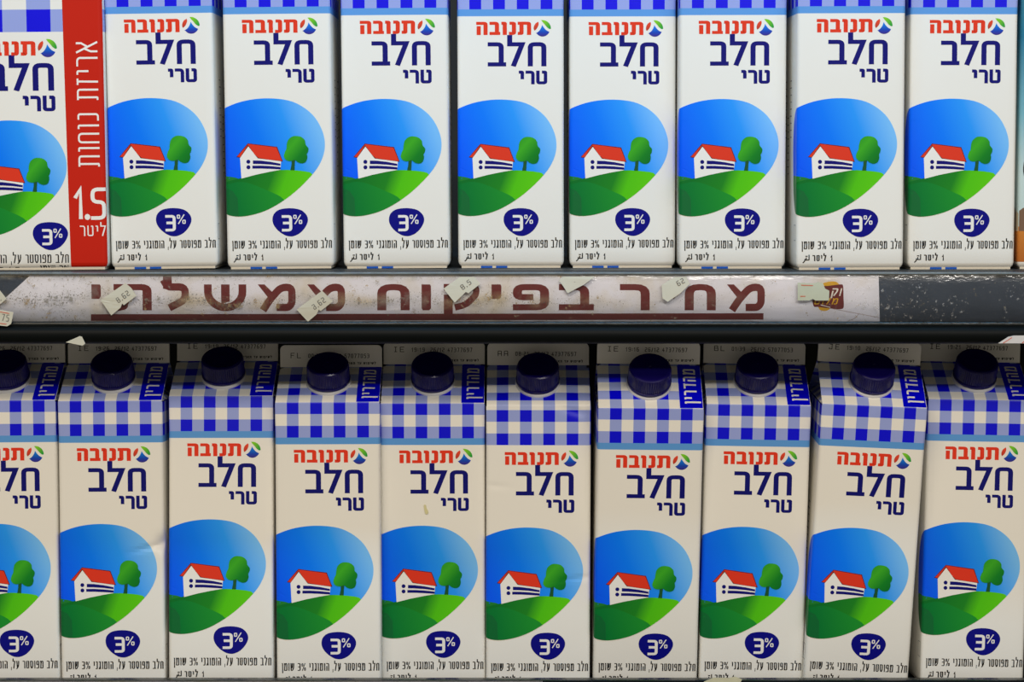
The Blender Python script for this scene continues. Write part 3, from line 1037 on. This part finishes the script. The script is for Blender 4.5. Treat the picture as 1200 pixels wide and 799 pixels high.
# shin
for q in strokes(fillet([(243.5, 334), (243.5, 350), (256, 361), (272, 361), (284, 350), (284, 334)], 9), 9.0): bl.append(poly(q, BROWN, 0))
bl.append(poly([(259, 334), (269, 334), (269, 354), (259, 357)], BROWN, .3))
# mem, three times
for x0 in (302, 360, 852):
    w_ = 45
    for q in strokes(fillet([(x0 + 6, 364.4), (x0 + 14, 352), (x0 + 27, 337.4), (x0 + 40, 337.4), (x0 + 40, 356), (x0 + 36, 361), (x0 + 22, 361)], 7), 8.6): bl.append(poly(q, BROWN, 0))
    bl.append(poly([(x0, 334), (x0 + 8, 334), (x0 + 19, 345), (x0 + 14, 352)], BROWN, .3))
# qof
for q in strokes(fillet([(520, 337.2), (558, 337.2), (558, 346), (546, 358), (533, 361)], 9), 7.6): bl.append(poly(q, BROWN, 0))
bl.append(poly([(520, 346), (530.5, 346), (530.5, 369), (520, 369)], BROWN, .3))
marks = sorted(bl, key=lambda q: min(p[0] for p in q[0]))
letters = []
for q in marks:                                     # strokes that overlap sideways make one letter
    a, b_ = min(p[0] for p in q[0]), max(p[0] for p in q[0])
    if letters and a < letters[-1][1] + 1.0: letters[-1][0].append(q); letters[-1][1] = max(letters[-1][1], b_)
    else: letters.append([[q], b_])
for qs, _ in letters:
    flat_shapes('letter', [(RP(p), m, L) for p, m, L in qs], banner, -.00088)
flat_shapes('underline', [(RP([(106, 369), (895, 367.8), (895, 375.4), (106, 376.8)]), BROWN, 0)], banner, -.00086)
# the small brown emblem at the right end
em = []
em.append((RP(smooth_closed([(952, 348), (953, 338), (968, 331.5), (980, 331), (984, 338), (980, 350), (972, 363.5), (962, 364.5), (958, 358)], 4)), YELLOW, 0))
em.append((RP(smooth_closed([(953, 345), (960, 337), (972, 335.5), (985, 334), (988, 336), (988.6, 348), (989, 360), (986, 363), (976, 362.5), (960, 360.5), (953.5, 359)], 4)), BROWN, 1))
tmp = []
text('!ק', 973, 984.5, 347.5, 338.5, 1.9, 1.5, PAPER, tmp, 2, gap=.2)
text('מלוט', 956, 983, 357.5, 350.2, 1.4, 1.2, YELLOW, tmp, 2, gap=.2)
for q in strokes([(964, 358), (970, 359.5), (976, 361)], .8): tmp.append(poly(q, PAPER, 2))
flat_shapes('brown_emblem', em + [(RP([(p[0] + (350 - p[1]) * .25, p[1]) for p in pts]), m, L) for pts, m, L in tmp], banner, -.00088)
CREASE = plain('paper_crease', srgb(186, 172, 176), 0.7, 0.2)
cr = []
for ln in ([(976, 362.5), (1007, 368.5), (1031, 373)], [(1007, 368.5), (1002, 374), (994, 377)]):
    for q in strokes(ln, .7): cr.append((RP(q), CREASE, 0))
flat_shapes('paper_crease', cr, banner, -.00088)

# ------------------------------------------------------------------ price stickers
STICK = plain('cream_sticker_paper', srgb(206, 203, 186), 0.6, 0.3, noise=.12, nscale=120)
STICKG = plain('greenish_sticker_paper', srgb(190, 194, 172), 0.6, 0.3, noise=.14, nscale=150)
STICKW = plain('crumpled_white_paper', srgb(214, 210, 208), 0.6, 0.3, noise=.12, nscale=90)
STICKINK = plain('faded_price_ink', srgb(92, 92, 92), 0.6, 0.2)
STICKRED = plain('red_sticker_line', srgb(206, 84, 62), 0.6, 0.2)


def cover_y(z):
    """front of the clear cover (local to the rail) at height z"""
    u = min(1, max(0, (-.0022 - z) / .0306))
    return -.0022 - .0020 * (1 - (2 * u - 1) ** 2)


def sticker(pts, label, mat=STICK, price=None, lines=(), curl=.0006, base_y=None, name='price_sticker', marks=()):
    """a torn price sticker stuck to the curved cover; pts in banner units"""
    P_ = RP(pts)
    ox = sum(p[0] for p in P_) / len(P_); oz = sum(p[1] for p in P_) / len(P_)
    by = (RAIL_Y + cover_y(oz)) if base_y is None else base_y
    root = empty(name, (ox, by, oz))
    tag(root, label, 'sticker', 'price stickers on the upper rail')
    # tessellate so that the sheet follows the cover
    bm = bmesh.new()
    vs = [bm.verts.new((p[0], 0, p[1])) for p in P_]
    f = bm.faces.new(vs)
    if f.normal.y > 0: f.normal_flip()
    bmesh.ops.triangulate(bm, faces=bm.faces[:])
    for k in range(-40, 6):
        zc = k * .0013
        if min(p[1] for p in P_) < zc < max(p[1] for p in P_):
            bmesh.ops.bisect_plane(bm, geom=bm.verts[:] + bm.edges[:] + bm.faces[:], plane_co=(0, 0, zc), plane_no=(0, 0, 1), dist=1e-7)
    fy = (lambda x, z: RAIL_Y + cover_y(z) - by) if base_y is None else (lambda x, z: 0.0)
    cl = lambda x, z: curl * min(1.0, (math.hypot(x - ox, z - oz) / .011) ** 3)
    bm.normal_update()
    ex = bmesh.ops.extrude_face_region(bm, geom=bm.faces[:])
    top = [g for g in ex['geom'] if isinstance(g, bmesh.types.BMVert)]
    tset = set(top)
    for v in bm.verts:
        t_ = -.00045 if v in tset else -.00012
        v.co = Vector((v.co.x - ox, fy(v.co.x, v.co.z) + t_ - cl(v.co.x, v.co.z), v.co.z - oz))
    bmesh.ops.recalc_face_normals(bm, faces=bm.faces[:])
    mesh_obj('paper', bm, mat, root)
    sh = []
    if price:
        txt, cx, cy, ang, h, wd = price
        tmp = []
        text(txt, -wd / 2, wd / 2, -h / 2, h / 2, .8, .7, STICKINK, tmp, 0, gap=.3, rtl=False)
        ca, sa = math.cos(R(ang)), math.sin(R(ang))
        for q, m, L in tmp:
            sh.append(([(cx + a * ca - b * sa, cy - (a * sa + b * ca)) for a, b in q], m, L))
    for ln in lines:
        for q in strokes(ln, .8): sh.append((q, STICKRED, 0))
    for ln, mm in marks:
        for q in strokes(ln, .7): sh.append((q, mm, 0))
    if sh:
        mats = []; bm = bmesh.new()
        for q, m, L in sh:
            if m not in mats: mats.append(m)
            pp = RP(q)
            vs = [bm.verts.new((x - ox, fy(x, z) - .00062 - cl(x, z), z - oz)) for x, z in pp]
            f = bm.faces.new(vs); f.material_index = mats.index(m)
        bmesh.ops.recalc_face_normals(bm, faces=bm.faces[:])
        mesh_obj('price_print', bm, mats, root)
    return root


sticker([(119, 352), (148, 332), (152, 338), (155, 338), (161, 347), (146, 358), (144, 356), (142, 361), (131, 370)], 'tilted cream price sticker over the second letter from the left end of the banner', price=('8.62', 145, 348, 36, 6.5, 17))
sticker([(348, 363), (378, 341), (390.6, 353.5), (376, 365), (374, 363), (371, 369), (361, 377.6)], 'tilted cream price sticker over the mem left of the wide gap between words', price=('8.62', 374, 356, 36, 6.5, 17))
sticker([(520, 338.5), (539, 325), (556, 325), (563, 333), (549, 344), (546, 342.5), (533, 355)], 'cream price sticker tucked under the top lip over the qof letter', price=('8.5', 546, 334, 36, 6, 13))
sticker([(655, 329), (660.5, 324.5), (697, 324.5), (684, 334), (665, 344), (660, 336)], 'triangular corner of a cream sticker over the bet letter', price=('8.', 676, 328, 12, 5, 8))
sticker([(775, 334), (791, 325), (804, 325), (808, 333), (797, 344), (782, 354), (776, 350)], 'cream sticker with a dirty left corner covering the yod beside the letter het', price=('62', 797, 331, 30, 6, 9))
sticker([(934, 331.5), (952, 332.5), (955, 332), (958, 331), (963.5, 332), (966, 338.5), (971, 341), (970.5, 352.5), (955, 352.5), (951.5, 350.5), (948, 352.5), (934, 352.5)],
        'greenish double price sticker overlapping the brown emblem', STICKG, lines=([(938, 334.5), (952, 335)], [(937, 347.5), (943, 347.5)]), curl=.0003)
sticker([(-14, 334), (0, 339), (9, 350.5), (0, 358), (-14, 362)], 'grey sticker cut off by the left edge of the frame above the one reading 75', STICK, price=('8.', 0, 349, -20, 5, 8))
sticker([(-16, 360), (17.5, 366), (14.5, 379.5), (10, 382.5), (-16, 380)], 'cream sticker with red lines reading 75 at the left end of the rail', STICK, price=('75', 8, 372.5, -8, 8, 8.5), lines=([(-14, 362.5), (12.5, 367.5)], [(-14, 377), (9, 380)]), curl=.0003,
        base_y=RAIL_Y - .0058)
EDGE_Y = RAIL_Y - .0073
sticker([(78.5, 401), (95, 393.8), (97.5, 394.5), (101.3, 402.5), (98, 405)], 'small torn grey scrap of label hanging from the black shelf edge at left', STICK, base_y=EDGE_Y, curl=.0)
sticker([(1168, 402.3), (1180, 394.5), (1183, 394), (1186, 393.2), (1206, 393), (1206, 402.3)], 'crumpled white paper scrap with red stripes on the black shelf edge at right', STICKW, base_y=EDGE_Y, curl=.0,
        lines=([(1174, 402), (1184, 395.5)], [(1196, 402), (1204, 396)]))

# lower rail: paper strip and a peeling label just entering the frame
K2 = 0.000563
lower_paper = empty('price_banner', (0, -0.0365, -0.285))
tag(lower_paper, 'yellowed white paper strip in the lower rail along the bottom edge', 'banner')
slab('paper', [(-.36, .0161), (.02, .0163), (.022, -.020), (-.36, -.020)], -.0008, .0006, PAPERM, lower_paper)
PEEL = plain('peeling_label_paper', srgb(206, 204, 176), 0.6, 0.3, noise=.3, nscale=200)
pl = empty('price_sticker', (.138, -.0405, -.2677))
tag(pl, 'peeling pale label on the lower rail lip below a carton right of centre', 'sticker')
slab('paper', [(-.0125, -.001), (-.006, .0018), (.0035, .0014), (.008, .0024), (.0125, .0005), (.0105, -.003), (-.011, -.0032)], 0, .0003, PEEL, pl)

# ------------------------------------------------------------------ the milk cartons
proto, shape = build_milk()
used = [False]


def place(root, x, front, z, lean, pitch, yaw, label, group):
    """pitch > 0 tips the top towards the aisle, pitch < 0 back against the row behind"""
    a = R(pitch)
    root.location = (x, front + .035 * math.cos(a), z + .035 * abs(math.sin(a)) + .035 * abs(math.sin(R(lean))))
    root.rotation_euler = (a, R(lean), R(yaw))
    tag(root, label, 'carton', group)


UG = 'one litre milk cartons on the upper shelf'
LG = 'one litre milk cartons on the lower shelf'
# x of the carton's base centre, depth of its front face, lean, yaw
upper = [
    (-0.2265, 1.4655, -0.75, -.6, 'white milk carton on the upper shelf beside the red strip of the larger carton'),
    (-0.1511, 1.4681, -0.55, -.3, 'second upper milk carton from the red strip, above the sticker reading 8.62'),
    (-0.0758, 1.4775, -0.40, 0, 'upper milk carton standing above the letters het and vav of the banner'),
    (-0.0006, 1.4868, -0.15, 0, 'upper milk carton in the middle, above the letters pe and yod of the banner'),
    (0.0732, 1.4889, -0.15, .2, 'upper milk carton standing above the letter resh of the banner'),
    (0.1446, 1.4757, -0.15, .2, 'upper milk carton above the first two letters at the right end of the banner'),
    (0.2190, 1.4595, -0.25, 1.2, 'upper milk carton above the small brown emblem and greenish sticker'),
    (0.2932, 1.4681, -0.10, 1.0, 'upper milk carton at the right end, beside the teal and orange carton'),
]
for i, (x, Y, ln, yw, lab) in enumerate(upper):
    r = proto if i == 0 else copy_tree(proto)
    place(r, x, CAM_Y + Y, 0.0, ln, 0.0, yw, lab, UG)

lower = [  # base centre x, front depth, pitch, lean, yaw, code, clock, date, label
    (-0.3380, 1.4840, -2.25, -.45, -.6, '', '19:26', '26/12 47377697', 'lower milk carton cut off by the left edge of the frame'),
    (-0.2670, 1.4830, -2.25, -.35, -.4, 'IE', '19:26', '26/12 47377697', 'lower milk carton with a creased dent at its right edge, second from the left'),
    (-0.1945, 1.4790, -5.0, -.10, -.3, 'IE', '19:19', '26/12 47377697', 'lower milk carton standing a little higher and deeper, below the letters lamed and shin'),
    (-0.1225, 1.4810, -1.75, -.15, 0, 'FL', '00:20', '26/12 57077053', 'lower milk carton whose printed top code starts with FL'),
    (-0.0530, 1.4930, -.5, -.05, 0, 'IE', '19:19', '26/12 47377697', 'lower milk carton with a dried milk drip under its title'),
    (0.0174, 1.4905, .25, .10, 0, 'AA', '08:21', '26/12 47377697', 'lower milk carton without blue band or blue label, creased at its upper right edge'),
    (0.0893, 1.4910, 5.25, .60, .5, 'IE', '19:16', '26/12 47377697', 'lower milk carton right of the creased one without a blue band'),
    (0.1608, 1.4920, 1.5, 1.0, .3, 'BL', '01:39', '26/12 57077053', 'lower milk carton whose printed top code starts with BL'),
    (0.2305, 1.4850, 3.25, 2.6, .3, 'JE', '19:10', '26/12 47377697', 'lower milk carton leaning left, below the brown emblem, its code starting JE'),
    (0.3090, 1.4910, -1.75, 1.2, 1.6, 'IE', '19:21', '26/12 47377697', 'lower milk carton at the right edge of the frame below the crumpled scrap'),
]
dented, dshape = build_milk('usual', dents=((70.5, 98, 4.2, 5.0, 5.0, 0), (62, 95.5, 1.3, 12, 2.0, 14)))
low_roof, lshape = build_milk(theta=32.5)
creased, cshape = build_milk('plain', dents=((60, 189, 1.2, 11, 2.4, -14), (70, 183, 1.5, 3.5, 9, 0), (64, 77, .55, 14, 1.8, 8), (6, 139, .45, 9, 1.7, -4)))
DRIP = plain('dried_milk', srgb(214, 208, 160), 0.3, 0.5)
for i, (x, Y, kz, ln, yw, code, clock, tail, lab) in enumerate(lower):
    if i == 1: r, sh_ = dented, dshape
    elif i == 5: r, sh_ = creased, cshape
    elif i == 3: r, sh_ = low_roof, lshape
    else: r, sh_ = copy_tree(proto), shape
    place(r, x, CAM_Y + Y, -0.285, ln, kz, yw, lab, LG)
    body = [c for c in r.children if c.name.startswith('body')][0]
    sh_.decal('date_print', date_shapes(code, clock, tail, 2.2 if i in (3, 5) else 0), body, flatfn=sh_.fin_point)
    if i == 4:
        bm = bmesh.new()
        pts = smooth_closed([(29.0, 125.0), (30.2, 125.2), (30.8, 123.0), (31.9, 120.6), (31.2, 119.0), (29.9, 119.4), (29.3, 122)], 4)
        vs = [bm.verts.new(sh_.P(a, b, .1)) for a, b in pts]
        bm.faces.new(vs)
        ex = bmesh.ops.extrude_face_region(bm, geom=bm.faces[:])
        for v in [g for g in ex['geom'] if isinstance(g, bmesh.types.BMVert)]: v.co.y -= .0006
        bmesh.ops.recalc_face_normals(bm, faces=bm.faces[:])
        tag(mesh_obj('milk_drip', bm, DRIP, body), 'dried yellowish drip')

# ------------------------------------------------------------------ the large carton at the left end
BIGBOARD = board_material('large_carton_board', 0, 1, 0, 1, 0)
big = Carton(W=97, D=97, H=214, r=3.0, bulge=.5)
KB = 0.553     # millimetres to a design unit on this carton; its left edge lies 51.5 units left of the frame
def DB(shapes): return [([((a + 51.5) * KB, (317.2 - b) * KB) for a, b in pts], m, L) for pts, m, L in shapes]
N_ = BIGBOARD
big_board = board_material('large_gingham_carton_board', (317.2 - 39.4) * KB, 26 * KB, (37 + 51.5) * KB - 1.0, 56.2 * KB, 0, smax=999)
root = empty('large_milk_carton')
b = big.body(big_board, root)
def shift(shapes, dx, dy, k=1.0, c=(0, 0)): return [([(c[0] + (p[0] - c[0]) * k + dx, c[1] + (p[1] - c[1]) * k + dy) for p in pts], m, L) for pts, m, L in shapes]
bp = [s for s in picture()]
sky_left = smooth_closed([(-40, 170), (-24, 146), (-4, 131), (24, 120), (52, 116.7), (80, 121), (102, 135.5), (114, 156), (116, 176), (109, 195), (95, 212), (76, 229), (56, 242), (36, 250), (14, 255), (-6, 254), (-26, 244), (-38, 222), (-42, 196)], 5)
big.decal('farm_picture', [([(p[0] , p[1]) for p in pts], m, L) for pts, m, L in DB(shift(bp, -38, 25.2))], b,
          uvmap=lambda p, q: ((p / KB - 51.5 + 38) * U, (315 - (317.2 - q / KB - 25.2)) * U))
k = 1.10
lg = zA(662, 222)
big.decal('swirl_emblem', DB(shift(logo(), 59 - zA(760, 222)[0], 58.2 - zA(760, 222)[1], 1.1, zA(760, 222))), b,
          uvmap=lambda p, q: ((zA(760, 222)[0] + (p / KB - 51.5 - 59) / 1.1) * U, (315 - (zA(760, 222)[1] + (317.2 - q / KB - 58.2) / 1.1)) * U))
big.decal('red_lettering', DB(shift(red_word(), 45 - zA(662, 0)[0], 66.7 - zA(0, 278)[1], 1.09, zA(662, 278))), b)
big.decal('navy_lettering', DB(shift(navy_words(), 65.8 - zA(795, 0)[0], 107.6 - zA(0, 549)[1], 1.14, zA(795, 549))), b)
big.decal('percent_badge', DB(badge(57.3, 277.6)), b)
sp_ = []
text('חלב מפוסטר על, הומוגני', -24, 78.3, 309, 299, 1.4, 1.05, BLACK, sp_, 0)
text('3% שומן', 44, 78.3, 320.5, 311.8, 1.4, 1.05, BLACK, sp_, 0)
text('1.5 ליטר', -22, 19.5, 320.5, 313.6, 1.5, 1.1, BLACK, sp_, 0)
sp_ = [(clip_poly(p, lambda x, y: 314.6 - y), m, L) for p, m, L in sp_]
big.decal('small_print', DB([q for q in sp_ if len(q[0]) > 2]), b)
# red strip down the right side of the front with its own lettering
strip = [poly([(77.6, 330), (127.8, 330), (127.8, -75), (77.6, -75)], STRIPRED, 0)]
st = []
text('אריזת נוחות', -196.5, -50.8, 0, 25.0, 2.3, 2.1, PAPER, st, 1, gap=.20)
strip += [([(117.2 - b, -a) for a, b in pts], m, L) for pts, m, L in st]
st = []
glyph('1', 85.2, 98.2, 257.8, 220.8, 4.6, 4.2, PAPER, st, 1)
st.append(poly(disc(101.2, 255.4, 3.3, 3.5, 16), PAPER, 1))
glyph('5', 105.4, 123.4, 258.8, 221.0, 4.6, 4.2, PAPER, st, 1, 1.6)
text('ליטר', 92.0, 122.6, 277.8, 265.5, 1.5, 1.4, PAPER, st, 1, gap=.2)
strip += st
s_ = DB(strip)
s_[0] = ([(p[0], min(213, max(1.8, p[1]))) for p in s_[0][0]], s_[0][1], s_[0][2])
pts0 = [((80.6 + 51.5) * KB, 1.8), (97.2, 1.8), (97.2, 251), ((75.6 + 51.5) * KB, 251)]
s_[0] = (pts0, STRIPRED, 0)
rs = big.decal('red_strip', s_, b); tag(rs, 'red strip with upright white lettering')
big.flap(root)
big.cap(root, 48.5, 30)
root.location = (-0.2822 - .0292, CAM_Y + 1.4595 + .0485, 0)
root.rotation_euler = (0, R(-.45), 0)
tag(root, 'larger white milk carton with a red strip of white lettering at the upper left corner', 'carton')

# ------------------------------------------------------------------ the teal and orange carton at the right end
TEAL = print_gradient('teal_sky_print', [(0, srgb(196, 216, 214)), (.35, srgb(120, 178, 192)), (.8, srgb(40, 118, 150)), (1, srgb(60, 130, 150))], (0, 1), 62, 175)
ORANGE = print_gradient('orange_ground_print', [(0, srgb(176, 96, 40)), (.7, srgb(206, 130, 54)), (1, srgb(196, 146, 84))], (0, 1), 0, 40)
HOUSEW = plain('town_print', srgb(196, 180, 150), .5, .3)
HOUSEB = plain('town_roof_print', srgb(120, 92, 72), .5, .3)
DARKFIG = plain('dark_figure_print', srgb(16, 26, 24), .45, .3)
other = Carton()
root = empty('juice_carton')
b = other.body(board_material('plain_carton_board', 400, 8, 0, 16, 0), root)
ojs = []
ojs.append(poly([(-60, 26), (72, 26), (72, 193), (-60, 193)], TEAL, 0))
ojs.append(poly([(-60, 4.8), (72, 4.8), (72, 29), (-60, 27)], ORANGE, 1))
rnd = random.Random(5)
for k in range(22):
    a = -56 + k * 5.7; h = rnd.uniform(4, 11)
    ojs.append(poly([(a, 25), (a + 5.2, 25), (a + 5.2, 28 + h), (a + 2.6, 30 + h), (a, 28 + h)], HOUSEW if k % 2 else HOUSEB, 2 + .1 * (k % 3)))
for (cx, z0, z1) in ((14, 48, 84), (14, 116, 152), (40, 60, 96), (40, 124, 158)):
    ojs.append(poly(smooth_closed([(cx - 9, z0 + 10), (cx - 11, (z0 + z1) / 2), (cx - 8.5, z1 - 4), (cx - 6, z1), (cx + 7, z1), (cx + 9, z0 + 14), (cx + 6, z0 + 2), (cx - 3, z0)], 4), DARKFIG, 3))
other.decal('landscape_print', ojs, b)
other.flap(root); other.cap(root)
root.location = (.3668, CAM_Y + 1.474 + .035, 0)
root.rotation_euler = (0, R(-.1), 0)
tag(root, 'teal and orange carton with dark printed shapes, barely showing at the upper right edge', 'carton')
